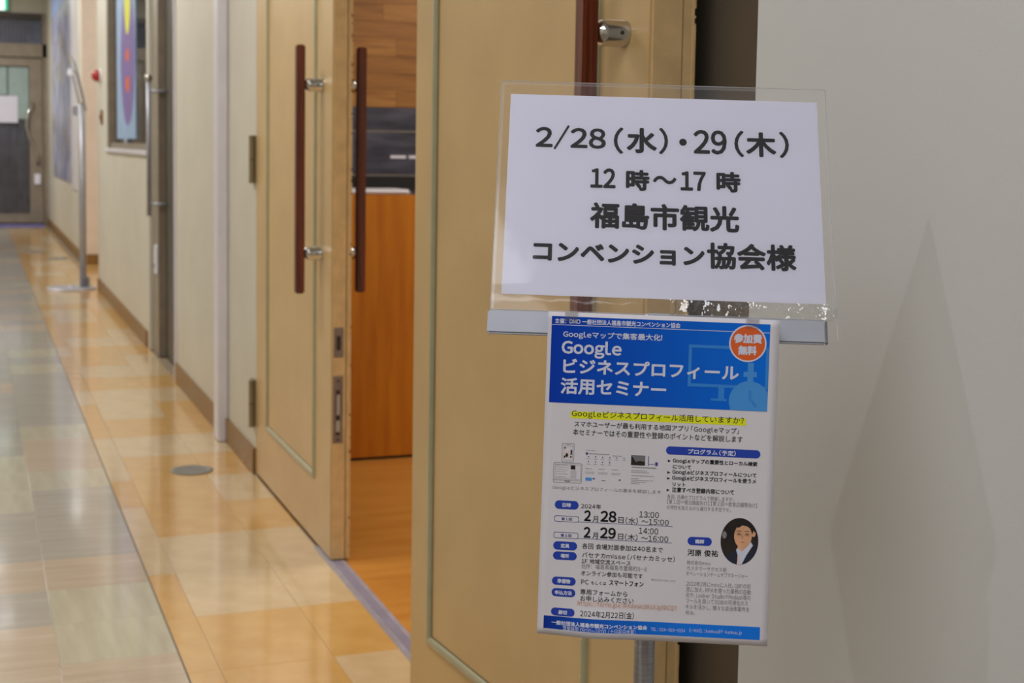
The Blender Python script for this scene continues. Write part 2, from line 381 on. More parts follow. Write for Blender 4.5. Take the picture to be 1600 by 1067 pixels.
def leaf(name, O, u, width, thick, lip, s0, s1, label, hs, zpan=.228, seed=1):
    """O hinge corner of the visible face, u unit direction to the free edge"""
    U = Vector((u[0], u[1], 0)).normalized(); Nn = Vector((-U.y, U.x, 0))       # away from the viewer's side
    if Nn.x < 0: Nn = -Nn
    mt = Matrix(((U.x, Nn.x, 0, O[0]), (U.y, Nn.y, 0, O[1]), (0, 0, 1, 0), (0, 0, 0, 1)))
    t = thing(name, (O[0], O[1], 0), label, 'door', kind='structure')
    bm = box(0, width-.004, 0, thick, .006, 2.12)
    bmesh.ops.bevel(bm, geom=list(bm.edges), offset=.003, segments=2, affect='EDGES')
    bmesh.ops.transform(bm, matrix=mt, verts=bm.verts); obj('door_slab', bm, 'door', t)
    bm = box(width-.0045, width, .003, thick-.001, .008, 2.118); bmesh.ops.transform(bm, matrix=mt, verts=bm.verts); obj('edge_strip', bm, 'edge', t)
    # dark seam and overlapping lip on the far side
    bm = box(.01, width-.006, thick, thick+.002, .008, 2.118); bmesh.ops.transform(bm, matrix=mt, verts=bm.verts); obj('lip_seam', bm, 'chip', t)
    bm = box(.01, width-.0014, thick+.002, thick+lip-.004, .008, 2.118); bmesh.ops.transform(bm, matrix=mt, verts=bm.verts); obj('meeting_lip', bm, 'edge', t)
    bm = bmesh.new(); rs = random.Random(seed); jagged(bm, thick+lip-.004, thick+lip+.002, -.001, .008, .008, 2.118, rs, .22)
    sw = Matrix(((0, -1, 0, width-.0014), (1, 0, 0, 0), (0, 0, 1, 0), (0, 0, 0, 1)))
    bmesh.ops.transform(bm, matrix=mt@sw, verts=bm.verts); obj('chipped_lip_edge', bm, 'edge', t, label='outer edge with chipped paint')
    bm = box(.01, width-.008, thick+lip-.004, thick+lip+.0015, .008, 2.118); bmesh.ops.transform(bm, matrix=mt, verts=bm.verts); obj('bare_edge', bm, 'chip', t)
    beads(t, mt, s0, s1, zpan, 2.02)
    handle(t, mt, hs, 'dark red wooden pull bar')
    return t, mt
# closed far leaf
d1, m1 = leaf('door_1', (WX, 5.452), (0, -1), 1.232, .045, .014, .222, 1.004, 'tan door leaf standing closed in the wall plane, edge hardware showing', 1.08, seed=3)
handle(d1, m1, 1.08, 'dark red wooden pull bar on the room side', out=1, sn=.059)
yf = 5.452-1.232
def platebox(parent, name, x0, x1, z0, z1, m, dy=.0015, y=yf, **k): return obj(name, box(x0, x1, y-dy, y+.002, z0, z1), m, parent, **k)
p = platebox(d1, 'strike_plate', 1.036, 1.066, .645, .738, 'plate', label='small square-holed strike plate in the door edge')
platebox(p, 'latch_hole', 1.044, 1.058, .668, .712, 'bolt', dy=.0022)
p = platebox(d1, 'flush_bolt_plate', 1.034, 1.066, .376, .587, 'plate', label='long flush bolt plate in the door edge')
obj('bolt_recess', box(1.042, 1.058, yf-.0022, yf+.001, .400, .545), 'bolt', p, bevel=.002)
obj('bolt_lever', box(1.045, 1.055, yf-.006, yf-.002, .465, .530), 'chrome', p, bevel=.0015)
obj('bolt_thumb_piece', box(1.044, 1.056, yf-.004, yf-.002, .412, .448), 'chrome', p, bevel=.0015)
for z in (.572, .388): obj('plate_screw', tb([(1.05, yf-.0014, z), (1.05, yf-.003, z)], .004, 10), 'bolt', p)
for z0, z1 in ((1.147, 1.331), (.190, .376)):
    h = obj('door_hinge', tb([(1.012, 5.462, z0), (1.012, 5.462, z1)], .0105, 14), 'hinge', d1, smooth=False)
    obj('hinge_leaf', box(1.016, 1.031, 5.463, 5.52, z0, z1), 'hinge', h, bevel=.001)
    obj('hinge_knuckle_gap', tb([(1.012, 5.462, (z0+z1)/2-.0015), (1.012, 5.462, (z0+z1)/2+.0015)], .0108, 14), 'bolt', h)
# open near leaf
d2, m2 = leaf('door_2', (.907, 2.963), (.0896, -.996), .971, .057, .023, .113, .801, 'large tan door leaf swung wide open beside the sign stand', .886, seed=5)
for z0, z1 in ((1.147, 1.331), (.190, .376)):
    h = obj('door_hinge', tb([(.998, 2.992, z0), (.998, 2.992, z1)], .0105, 14), 'hinge', d2)
    obj('hinge_leaf', box(.992, 1.052, 2.99, 3.0, z0, z1), 'hinge', h, bevel=.001)

# ---- sliding bronze door further along (door_3)
d3 = thing('door_3', (1.08, 8.38, 0), 'bronze framed glass door with long pull rod, beyond the cream wall', 'door', kind='structure')
for y0, y1 in ((7.78, 7.84), (8.93, 8.99)): obj('door_frame', box(1.05, 1.15, y0, y1, 0, 2.45), 'bronze_dark', d3, bevel=.003)
obj('door_head', box(1.05, 1.15, 7.78, 8.99, 2.38, 2.45), 'bronze_dark', d3, bevel=.003)
obj('door_frame', box(1.045, 1.12, 8.66, 8.93, 0, 2.38), 'bronze', d3, bevel=.004)
obj('door_stile', box(1.085, 1.125, 8.30, 8.64, 0, 2.38), 'bronze_dark', d3, bevel=.004)
obj('door_stile', box(1.085, 1.125, 7.86, 8.0, 0, 2.38), 'bronze', d3, bevel=.004)
obj('door_rail', box(1.085, 1.125, 8.0, 8.3, 0, .15), 'bronze', d3, bevel=.004)
obj('door_glass', box(1.10, 1.108, 8.0, 8.3, .15, 2.38), 'dark_room', d3)
obj('doorway_backing', box(1.16, 1.17, 7.76, 9.0, 0, 2.45), 'bronze_dark', d3)
rod = obj('pull_rod', tb([(.985, 8.62, .86), (.985, 8.62, 1.66)], .013, 14), 'grey_metal', d3, smooth=True, label='slim silver pull rod')
for z in (.93, 1.60):
    obj('rod_post', tb([(.985, 8.62, z), (1.09, 8.60, z)], .011, 10), 'grey_metal', rod, smooth=True)
obj('rod_knob', tb([(.985, 8.62, 1.655), (.985, 8.62, 1.665), (.985, 8.62, 1.69), (.985, 8.62, 1.70)], [.014, .022, .022, .01], 14), 'chrome', rod, smooth=True)
lk = obj('lock_case', box(1.028, 1.05, 8.68, 8.76, .50, .68), 'tray', d3, bevel=.008, label='white plastic lock case')
obj('lock_knob', tb([(1.03, 8.72, .56), (1.012, 8.72, .56)], .012, 12), 'grey_metal', lk)

# ---- corridor window
w1 = thing('window_1', (1.08, 10.49, 1.235), 'corridor window with wide grey brown frame, poster stuck on its glass', 'window', kind='structure')
obj('window_frame', box(1.032, 1.14, 11.78, 11.88, 1.235, 2.75), 'bronze', w1, bevel=.003)
obj('window_frame', box(1.034, 1.14, 9.10, 9.16, 1.235, 2.75), 'bronze', w1, bevel=.003)
obj('window_frame', box(1.034, 1.14, 9.16, 11.78, 2.69, 2.75), 'bronze', w1, bevel=.003)
obj('window_sill', box(1.012, 1.14, 9.10, 11.90, 1.215, 1.245), 'white_paint', w1, bevel=.004)
obj('window_frame', box(1.05, 1.13, 9.16, 11.78, 1.245, 1.29), 'bronze', w1, bevel=.003)
obj('pane', box(1.085, 1.09, 9.16, 11.78, 1.29, 2.69), 'glass', w1)
obj('window_backing', box(1.185, 1.199, 9.10, 11.88, 1.235, 2.75), 'dark_room', w1)
# ---- far end
d4 = thing('door_4', (0, 22.95, 0), 'far glass door with pleated grey curtain at the end of the corridor', 'door', kind='structure')
obj('transom_beam', box(-1.45, 1.10, 22.9, 23.0, 3.14, 3.22), 'bronze_dark', d4)
obj('transom_rail', box(-1.45, 1.10, 22.88, 23.0, 2.56, 2.76), 'bronze', d4)
obj('door_frame', box(1.04, 1.10, 22.88, 23.0, 0, 3.22), 'bronze', d4)
obj('door_stile', box(.84, 1.03, 22.9, 22.97, .03, 2.54), 'bronze', d4)
obj('door_stile', box(-.36, -.2, 22.9, 22.97, .03, 2.54), 'bronze', d4)
obj('top_rail', box(-.2, .84, 22.9, 22.97, 2.42, 2.54), 'bronze', d4)
obj('bottom_rail', box(-.2, .84, 22.9, 22.97, .03, .17), 'bronze', d4)
obj('side_panel', box(-1.45, -.38, 22.9, 22.97, 0, 2.56), 'bronze', d4)
obj('pane', box(-.2, .84, 22.93, 22.935, .17, 2.42), 'glass', d4)
obj('transom_pane', box(-1.45, 1.04, 22.93, 22.935, 2.76, 3.14), 'glass', d4)
bm = bmesh.new(); N_ = 220; pr = None
for i in range(N_+1):
    x = -1.45+2.52*i/N_; yy = 23.03+.015*math.sin(i*1.25)
    a = bm.verts.new((x, yy, .05)); b = bm.verts.new((x, yy, 3.14))
    if pr: bm.faces.new((pr[0], a, b, pr[1]))
    pr = (a, b)
cu = obj('curtain', bm, 'curtain', d4); so = cu.modifiers.new('s', 'SOLIDIFY'); so.thickness = .003
obj('backing', box(-1.5, 1.25, 23.08, 23.12, 0, 3.3), 'dark_room', d4)
for x0, x1, z0, z1 in ((.2, .52, 1.98, 2.40), (.54, .83, 1.62, 2.40), (-.15, .18, 1.98, 2.40)): obj('frosted_panel', box(x0, x1, 22.925, 22.929, z0, z1), 'pale_green', d4, bevel=.001)
obj('door_pull', tb([(.90, 22.88, 1.86), (.87, 22.84, 1.82), (.80, 22.82, 1.68), (.79, 22.82, 1.5), (.84, 22.82, 1.3), (.93, 22.82, 1.12), (.95, 22.84, .98), (.95, 22.9, .92)], .018, 10), 'chrome', d4, smooth=True, label='curved chrome pull')
obj('lock_case', box(.90, .99, 22.87, 22.9, .62, .78), 'tray', d4, bevel=.006)
o = obj('notice_paper', box(.28, .672, 22.915, 22.92, 1.56, 1.965), 'paper'); tag(o, 'white notice sheet taped to the far glass door', 'paper')
o = obj('door_mat', box(-1.4, 1.02, 22.15, 22.86, 0, .012), 'mat_blue', bevel=.003); tag(o, 'violet blue mat in front of the far glass door', 'mat')
ex = thing('exit_sign', (.40, 22.9, 3.25), 'green and white illuminated exit sign high at the far end', 'sign')
obj('sign_case', box(.20, .548, 22.85, 22.95, 3.24, 3.47), 'grey_metal', ex, bevel=.004)
obj('white_panel', box(.21, .50, 22.84, 22.851, 3.25, 3.46), 'exit_white', ex)
obj('green_border', box(.50, .54, 22.84, 22.851, 3.25, 3.46), 'exit_green', ex)

# ================================================================ ROOM behind the doorway
o = struct('floor', box(1.074, 4.6, 3.03, 6.32, -.06, 0), 'roomfloor', 'orange wood floor of the room behind the doors'); o['category'] = 'floor'
wall('wall_room_back', 1.16, 4.6, 6.22, 6.32, 0, 2.75, m='cream', label='back wall of the room carrying the wood boards')
wall('wall_room_right', 4.6, 4.7, 2.98, 6.32, 0, 2.75, label='right wall of the room')
wall('wall_room_near', 1.16, 4.7, 2.98, 3.03, 0, 2.75, label='near wall of the room')
o = struct('ceiling', box(1.16, 4.7, 2.98, 6.32, 2.75, 2.80), 'ceil', 'ceiling of the room behind the doors'); o['category'] = 'ceiling'
wc = thing('wood_cladding', (1.9, 6.2, 1.472), 'striped orange wood board cladding above the steel splashback', 'cladding', kind='structure')
rr = random.Random(2)
for r_ in range(13):
    z = 1.474+r_*.077; x = 1.17-rr.uniform(0, .4)
    while x < 2.9:
        L_ = rr.uniform(.3, .62)
        a = max(1.17, x); b = min(2.9, x+L_)
        if b-a > .03:
            t_ = rr.uniform(0, .002)
            obj('wood_board', box(a, b-.0012, 6.200-t_, 6.22, z, z+.0758), rr.choice(('board', 'board', 'board2')), wc)
        x += L_
sp = thing('steel_splashback', (1.9, 6.2, 1.104), 'dark brushed steel splashback between wood boards and counter', 'splashback', kind='structure')
obj('upper_sheet', box(1.17, 2.9, 6.19, 6.22, 1.368, 1.472), 'steel_dark', sp)
obj('lower_sheet', box(1.17, 2.9, 6.185, 6.22, 1.150, 1.362), 'steel_dark', sp)
obj('seam_strip', box(1.17, 2.9, 6.182, 6.22, 1.361, 1.369), 'steel', sp)
obj('bright_ledge', box(1.17, 2.9, 6.15, 6.22, 1.163, 1.171), 'steel', sp, bevel=.001)
for x0, x1 in ((1.775, 1.848), (1.862, 1.935)): obj('white_label', box(x0, x1, 6.180, 6.186, 1.243, 1.257), 'tray', sp, bevel=.001)
kc = thing('kitchen_counter', (2.1, 5.9, 0), 'orange wood counter with dark steel top inside the room', 'counter')
obj('counter_front', box(1.33, 2.9, 5.576, 5.60, .012, 1.10), 'counter', kc, bevel=.002)
obj('counter_body', box(1.34, 2.89, 5.60, 6.18, .05, 1.085), 'counter', kc)
obj('kick_strip', box(1.33, 2.9, 5.585, 5.60, 0, .012), 'black', kc)
obj('counter_top', box(1.33, 2.9, 5.62, 6.185, 1.085, 1.10), 'steel_dark', kc)
obj('back_upstand', box(1.33, 2.9, 6.14, 6.184, 1.10, 1.163), 'black', kc)
o = obj('white_tray', box(1.36, 1.695, 5.58, 5.80, 1.101, 1.121), 'tray', bevel=.009); tag(o, 'white tray lying on the front edge of the counter', 'tray')

# ================================================================ CORRIDOR THINGS
def disc(name, x, y, r, label):
    o = obj(name, lathe([(r, 0), (r, .003), (r-.004, .004), (r*.82, .004), (r*.8, .0032), (.01, .0032)], 40, (x, y, 0)), 'disc'); tag(o, label, 'floor cover', 'round metal covers let into the floor')
disc('floor_cover', .801, 5.60, .083, 'round grey metal floor cover nearest the white pilaster strip')
disc('floor_cover', .872, 16.26, .12, 'distant round floor cover nearer the right wall')
disc('floor_cover', .676, 17.235, .12, 'distant round floor cover further left')
# far stand
fs = thing('poster_stand', (.80, 12.9, 0), 'distant silver sign stand on a round base by the alcove', 'sign stand')
obj('base', lathe([(.215, 0), (.215, .008), (.205, .014), (.03, .018), (.02, .03)], 48, (.80, 12.9, 0)), 'grey_metal', fs, smooth=False)
obj('pole', tb([(.905, 12.9, .012), (.905, 12.9, 1.62)], .030, 14), 'grey_metal', fs, smooth=True)
obj('pole_foot', box(.93, .965, 12.93, 12.97, .012, .10), 'grey_metal', fs, bevel=.004)
obj('holder_plate', box(-.02, .02, -.12, .12, -.22, .22, mtx=Matrix.Translation((.87, 12.93, 1.80)) @ Matrix.Rotation(math.radians(-14), 4, 'Y')@Matrix.Rotation(math.radians(20), 4, 'X')), 'sleeve', fs)
obj('clip', box(.79, .85, 12.86, 12.92, 1.86, 1.92), 'tray', fs, bevel=.006, label='white clip')
obj('bracket', box(.83, .93, 12.9, 12.96, 1.52, 1.60), 'grey_metal', fs, bevel=.006)
# collage poster
po = thing('collage_poster', (1.095, 19, .80), 'tall blue and grey collage poster on the far right corridor wall', 'poster')
mc = mat('collage_blocks', (120, 126, 170), .35, var=.1); nt = mc.node_tree; N = nt.nodes; L = nt.links
vo = N.new('ShaderNodeTexVoronoi'); vo.inputs['Scale'].default_value = 4.5; tcn = N.new('ShaderNodeTexCoord'); L.new(tcn.outputs['Object'], vo.inputs['Vector'])
rp = N.new('ShaderNodeValToRGB'); rp.color_ramp.interpolation = 'CONSTANT'
for e_, (p_, c_) in zip([rp.color_ramp.elements[0], rp.color_ramp.elements[1]]+[rp.color_ramp.elements.new(k) for k in (.3, .45, .6, .8)], ((0, (165, 168, 190)), (.9, (190, 184, 172)), (.3, (112, 116, 172)), (.45, (160, 152, 134)), (.6, (136, 130, 134)), (.8, (170, 176, 202)))):
    e_.position = p_; e_.color = lin(c_)
sepc = N.new('ShaderNodeSeparateColor'); L.new(vo.outputs['Color'], sepc.inputs[0]); L.new(sepc.outputs[0], rp.inputs[0]); L.new(rp.outputs[0], N['Principled BSDF'].inputs['Base Color'])
obj('poster_sheet', box(1.09, 1.099, 17.2, 21.2, .80, 3.45), mc, po)
obj('pale_border', box(1.086, 1.099, 16.4, 17.2, .75, 3.2), 'white_paint', po, label='pale lavender strip')
obj('top_sky_band', box(1.088, 1.0995, 17.2, 21.2, 3.0, 3.46), mat('pale_sky_print', (140, 160, 206), .5), po)
# window poster
wp = thing('window_poster', (1.082, 11.0, 1.32), 'pale blue poster with purple oval figure taped inside the corridor window', 'poster')
obj('poster_sheet', box(1.078, 1.083, 10.2, 11.55, 1.32, 2.66), mat('pale_blue_sheet', (150, 178, 214), .5), wp)
def oval(cy, cz, ry, rz, m, x, name, n=36):
    bm = bmesh.new(); a = [bm.verts.new((x, cy+ry*math.cos(2*math.pi*k/n), cz+rz*math.sin(2*math.pi*k/n))) for k in range(n)]
    f = bm.faces.new(a); r_ = bmesh.ops.extrude_face_region(bm, geom=[f]); bmesh.ops.translate(bm, verts=[v for v in r_['geom'] if isinstance(v, bmesh.types.BMVert)], vec=(.001, 0, 0))
    obj(name, bm, m, wp)
oval(10.72, 1.92, .50, .50, mat('purple_print', (126, 104, 172), .5), 1.0768, 'purple_oval')
oval(10.72, 2.42, .22, .34, 'yellow', 1.0766, 'yellow_patch')
oval(10.72, 1.72, .13, .06, 'orange', 1.0760, 'orange_dot'); oval(10.72, 1.93, .11, .05, 'orange', 1.0760, 'orange_dot')
fl = thing('alarm_lamp', (1.0, 12.45, 1.80), 'small red alarm lamp on the wall left of the window', 'lamp')
obj('lamp_base', tb([(1.03, 12.45, 1.85), (1.015, 12.45, 1.85)], .06, 20), 'white_paint', fl)
obj('lamp_dome', tb([(1.015, 12.45, 1.85), (.985, 12.45, 1.85), (.965, 12.45, 1.85), (.955, 12.45, 1.85)], [.052, .05, .035, .012], 20), 'red', fl, smooth=True, label='red dome')
cb = thing('call_button', (1.03, 12.3, 1.46), 'small brownish call button box below the red lamp', 'button')
obj('button_case', box(1.015, 1.03, 12.25, 12.37, 1.44, 1.56), 'base', cb, bevel=.004); obj('button', tb([(1.015, 12.31, 1.5), (1.006, 12.31, 1.5)], .02, 14), 'red', cb)

# ================================================================ SIGN STAND
RS = ((0.921298, 0.189641, -0.339479), (-0.388628, 0.419040, -0.820594), (-0.013363, 0.887942, 0.459761)); CS = (0.6101, 1.1925, 1.2573)
RP = ((0.905653, 0.039876, -0.422141), (-0.423767, 0.050730, -0.904350), (-0.014646, 0.997916, 0.062842)); CP = (0.5800, 1.1310, 1.0018)
def frame(R_, c): return Matrix(((R_[0][0], R_[0][1], R_[0][2], c[0]), (R_[1][0], R_[1][1], R_[1][2], c[1]), (R_[2][0], R_[2][1], R_[2][2], c[2]), (0, 0, 0, 1)))
mm = Matrix.Diagonal((.001, .001, .001, 1))
MS = frame(RS, CS) @ mm
nP = Vector((RP[0][2], RP[1][2], RP[2][2]))
cp = Vector(CP); eye = Vector((0, 0, EYE)); k_ = .990
MF = frame(RP, eye+(cp-eye)*k_) @ Matrix.Diagonal((.001*k_, .001*k_, .001*k_, 1))
st = thing('sign_stand', (.612, 1.212, 0), 'silver sign stand with pale satin clip rail in front of the open tan door', 'sign stand')
obj('base', lathe([(.15, 0), (.15, .008), (.142, .013), (.03, .018), (.016, .03)], 64, (.612, 1.212, 0)), 'grey_metal', st)
obj('pole', tb([(.612, 1.212, .012), (.612, 1.212, 1.06)], .0102, 24), 'steel', st, smooth=True)
obj('inner_pole', tb([(.612, 1.212, 1.06), (.612, 1.212, 1.142)], .0078, 20), 'chrome', st, smooth=True)
obj('support_arm', tb([(.612, 1.212, 1.135), (.600, 1.18, 1.142), (.589, 1.149, 1.1385)], .006, 14), 'grey_metal', st, smooth=True)
obj('clamp_collar', tb([(.612, 1.212, 1.05), (.612, 1.212, 1.075)], .014, 20), 'black', st)
obj('tilt_bracket', box(-14, 10, -140, -118, -14, -3, mtx=MS), 'grey_metal', st)
ra = obj('clip_rail', box(-160, 147, -144, -121, -3, 2.2, mtx=MS), 'rail', st, bevel=.0016, label='pale satin clip rail')
obj('rail_end_cap', box(146.6, 148.4, -143.5, -121.6, -3, 2.0, mtx=MS), 'rail_end', ra, bevel=.0006)

# ---- printing
_cache = {}
def glyph(ch):
    """mesh of one character in the built-in typeface; Latin goes through its full-width form so that all letters share one design"""
    if ch not in _cache:
        src = chr(ord(ch)+0xFEE0) if 33 <= ord(ch) <= 126 else ch
        cu = bpy.data.curves.new('t', 'FONT'); cu.body = src; cu.size = 10; cu.resolution_u = 3; cu.fill_mode = 'FRONT'
        o = bpy.data.objects.new('t', cu); COL.objects.link(o); bpy.context.view_layer.update()
        dg = bpy.context.evaluated_depsgraph_get(); me = bpy.data.meshes.new_from_object(o.evaluated_get(dg))
        vs = [(v.co.x, v.co.y) for v in me.vertices]; fs_ = [tuple(p.vertices) for p in me.polygons]
        bpy.data.objects.remove(o); bpy.data.curves.remove(cu); bpy.data.meshes.remove(me)
        _cache[ch] = (vs, fs_)
    return _cache[ch]
EM = max(v[0] for v in glyph('\u4e00')[0])+min(v[0] for v in glyph('\u4e00')[0])      # advance of a full-width character
def set_text(bm, txt, bb, z, bold=0, space=0):
    """lay the characters out on one line and fit the line's outline to the box bb (mm); bold = extra stroke in mm"""
    x = 0; out = []
    for ch in txt:
        if ch in ' \u3000': x += EM*(.32 if ch == ' ' else 1); continue
        vs, fs_ = glyph(ch)
        if not vs: x += EM; continue
        if ch == '/': vs = [(v[0]*.5, v[1]) for v in vs]
        if ord(ch) < 127:
            a, b = min(v[0] for v in vs), max(v[0] for v in vs)
            out.append(([(v[0]-a+x+EM*.045, v[1]) for v in vs], fs_)); x += (b-a)+EM*(.09+space)
        elif ch in '（）「」【】、。': 
            a, b = min(v[0] for v in vs), max(v[0] for v in vs)
            out.append(([(v[0]-a+x+EM*(.25 if ch in '（「【' else .05), v[1]) for v in vs], fs_)); x += (b-a)+EM*.35
        else: out.append(([(v[0]+x, v[1]) for v in vs], fs_)); x += EM
    X = [v[0] for g in out for v in g[0]]; Yv = [v[1] for g in out for v in g[0]]
    x0, x1, y0, y1 = min(X), max(X), min(Yv), max(Yv)
    h = bold/2
    sx = (bb[1]-bb[0]-bold)/(x1-x0); sy = (bb[3]-bb[2]-bold)/(y1-y0)
    offs = [(0, 0)] if not bold else [(math.cos(k*math.pi/4)*h, math.sin(k*math.pi/4)*h) for k in range(8)]
    for q, (ox, oy) in enumerate(offs):
        for vs, fs_ in out:
            nv = [bm.verts.new((bb[0]+h+(v[0]-x0)*sx+ox, bb[2]+h+(v[1]-y0)*sy+oy, z+q*.0012)) for v in vs]
            for f in fs_:
                try: bm.faces.new([nv[i] for i in f])
                except ValueError: pass
def grid(bm, x0, x1, y0, y1, z, nx=1, ny=1, r=0):
    vs = [[bm.verts.new((x0+(x1-x0)*i/nx, y0+(y1-y0)*j/ny, z)) for i in range(nx+1)] for j in range(ny+1)]
    for j in range(ny):
        for i in range(nx): bm.faces.new((vs[j][i], vs[j][i+1], vs[j+1][i+1], vs[j+1][i]))
def poly(bm, pts, z): 
    f = bm.faces.new([bm.verts.new((p[0], p[1], z)) for p in pts]); return f
def rrect(x0, x1, y0, y1, r, n=6):
    P = []
    for cx_, cy_, a0 in ((x1-r, y1-r, 0), (x0+r, y1-r, 90), (x0+r, y0+r, 180), (x1-r, y0+r, 270)):
        for k in range(n+1):
            a = math.radians(a0+90*k/n); P.append((cx_+r*math.cos(a), cy_+r*math.sin(a)))
    return P
def ell(cx_, cy_, rx, ry, n=40, a0=0, a1=360): return [(cx_+rx*math.cos(math.radians(a0+(a1-a0)*k/n)), cy_+ry*math.sin(math.radians(a0+(a1-a0)*k/n))) for k in range(n)]
def outline(bm, P, w_, z):
    """closed stroke of width w_ inside polygon P (convex-ish)"""
    cx_ = sum(p[0] for p in P)/len(P); cy_ = sum(p[1] for p in P)/len(P)
    hx = max(abs(p[0]-cx_) for p in P); hy = max(abs(p[1]-cy_) for p in P)
    a = [bm.verts.new((p[0], p[1], z)) for p in P]; b = [bm.verts.new((cx_+(p[0]-cx_)*(hx-w_)/hx, cy_+(p[1]-cy_)*(hy-w_)/hy, z)) for p in P]
    n = len(P)
    for k in range(n): bm.faces.new((a[k], a[(k+1) % n], b[(k+1) % n], b[k]))
def sheetobj(name, bm, m, parent, MT, bend=None, **k):
    for v in bm.verts:
        if bend: v.co.z += bend(v.co.x, v.co.y)
    pv = [v.co.x for v in bm.verts]
    bmesh.ops.transform(bm, matrix=MT, verts=bm.verts)
    vs = [v.co for v in bm.verts]; at = sum(vs, Vector())/len(vs)
    bmesh.ops.translate(bm, verts=bm.verts, vec=-at)
    nrm = (MT.to_3x3() @ Vector((0, 0, 1)))
    bm.normal_update()
    for f in bm.faces:
        if f.normal.dot(nrm) < 0: f.normal_flip()
    me = bpy.data.meshes.new(name); bm.to_mesh(me); bm.free(); me.materials.append(M[m] if isinstance(m, str) else m)
    at_ = me.attributes.new('print_x', 'FLOAT', 'POINT'); at_.data.foreach_set('value', pv)
    o = bpy.data.objects.new(name, me); COL.objects.link(o); o.parent = parent; o.location = at-org(parent)
    for a, b in k.items(): o[a] = b
    return o

SIGN=[
 ('2/28',[-122.77, -55.03, 45.4, 72.32]),
 ('(',[-47.58, -38.31, 42.78, 71.44]),
 ('水',[-35.14, -6.02, 44.12, 71.58]),
 (')',[-4.17, 4.56, 43.63, 72.27]),
 ('・',[15.13, 22.53, 53.45, 61.2]),
 ('29',[28.88, 60.82, 45.12, 71.35]),
 ('(',[67.92, 77.14, 43.09, 71.67]),
 ('木',[78.98, 107.95, 43.79, 70.57]),
 (')',[110.85, 120.06, 43.34, 71.9]),
 ('12',[-69.03, -45.18, 5.96, 26.96]),
 ('時',[-35.48, -12.98, 4.17, 26.31]),
 ('〜',[-9.85, 12.63, 12.0, 20.74]),
 ('17',[16.29, 40.3, 5.95, 26.33]),
 ('時',[50.21, 73.14, 5.35, 27.17]),
 ('福島市観光',[-68.75, 71.07, -36.15, -8.8]),
 ('コンベンション',[-121.09, 38.43, -71.49, -51.14]),
 ('協会様',[40.48, 122.99, -73.55, -46.85]),
]
# the notice sheet in its sleeve
no = thing('notice_sheet', CS, 'white landscape sheet with bold black dates in a clear plastic sleeve on the stand', 'sign')
bm = bmesh.new(); bx(bm, -148.5, 148.5, -105, 105, -.1, .1); sheetobj('paper', bm, 'paper', no, MS)
for t, bb in SIGN:
    kan = t not in ('2/28', '29', '12', '17', '(', ')', '・', '〜')
    bm = bmesh.new(); set_text(bm, t, bb, .25, 1.9 if kan else (1.2 if t in '()〜' else 1.5 if t != '・' else .3))
    sheetobj('lettering', bm, 'ink', no, MS)
rc = random.Random(4)
def crk(x, y):
    a = max(0, min(1, (-96-y)/14)); b = max(0, min(1, (x-20)/90)); e = max(0, (x-146)/10)
    n_ = math.sin(x*.21+y*.4)*.5+math.sin(x*.063+1.3-y*.13)*.9+math.sin(x*.55-y*.9)*.25
    bow = -1.6*max(0, min(1, (-104-y)/16))**2
    return 1.1+a*(.25+.75*b)*n_*.55+a*1.2+bow+e*.3*math.sin(y*.16)
bm = bmesh.new(); grid(bm, -158, 157, -105.5, 119, 0, 126, 90)
so_ = sheetobj('sleeve_front', bm, 'sleeve', no, MS, bend=crk, label='clear glossy sleeve')
for p in so_.data.polygons: p.use_smooth = True
bm = bmesh.new(); grid(bm, -158, 6, -120.8, -105.5, 0, 66, 8)
so_ = sheetobj('sleeve_front', bm, 'sleeve', no, MS, bend=crk)
for p in so_.data.polygons: p.use_smooth = True
bm = bmesh.new(); grid(bm, 6, 157, -120.8, -105.5, 0, 90, 10)
so_ = sheetobj('sleeve_lower_fold', bm, 'crinkle', no, MS, bend=crk, label='creased glossy lower edge of the sleeve')
for p in so_.data.polygons: p.use_smooth = True
for P in ((-158, -155, -120, 119), (154.4, 157.4, -120, 119), (-155, 154.4, 116, 119)):  # strips added so the sleeve's edges cast a darker shadow line on the wall
    bm = bmesh.new(); grid(bm, P[0], P[1], P[2], P[3], -.8, 1, 1); sheetobj('added_shadow_hem', bm, 'shadow_hem', no, MS)
bm = bmesh.new(); grid(bm, -158, 157, -120.8, 119, -.5, 1, 1); sheetobj('sleeve_back', bm, 'sleeve', no, MS)
bm = bmesh.new(); grid(bm, 148.6, 157.8, -141, -121, -.4, 2, 4); sheetobj('sleeve_tail', bm, 'sleeve', no, MS)
for n_, P in (('top', [(-158, 119), (157, 119)]), ('left', [(-158, -121), (-158, 119)]), ('right', [(157.5, -141), (157, 119)]), ('bottom', [(148.6, -141), (157.5, -141)]), ('lower', [(-158, -120.6), (157, -120.6)])):
    bm = bmesh.new(); pp = [(P[0][0]+(P[1][0]-P[0][0])*i/40, P[0][1]+(P[1][1]-P[0][1])*i/40, .5 if n_ != 'lower' else 1.0) for i in range(41)]
    tube(bm, pp, .38, 6, mtx=MS); obj('sleeve_edge', bm, 'sleeve_edge', no)

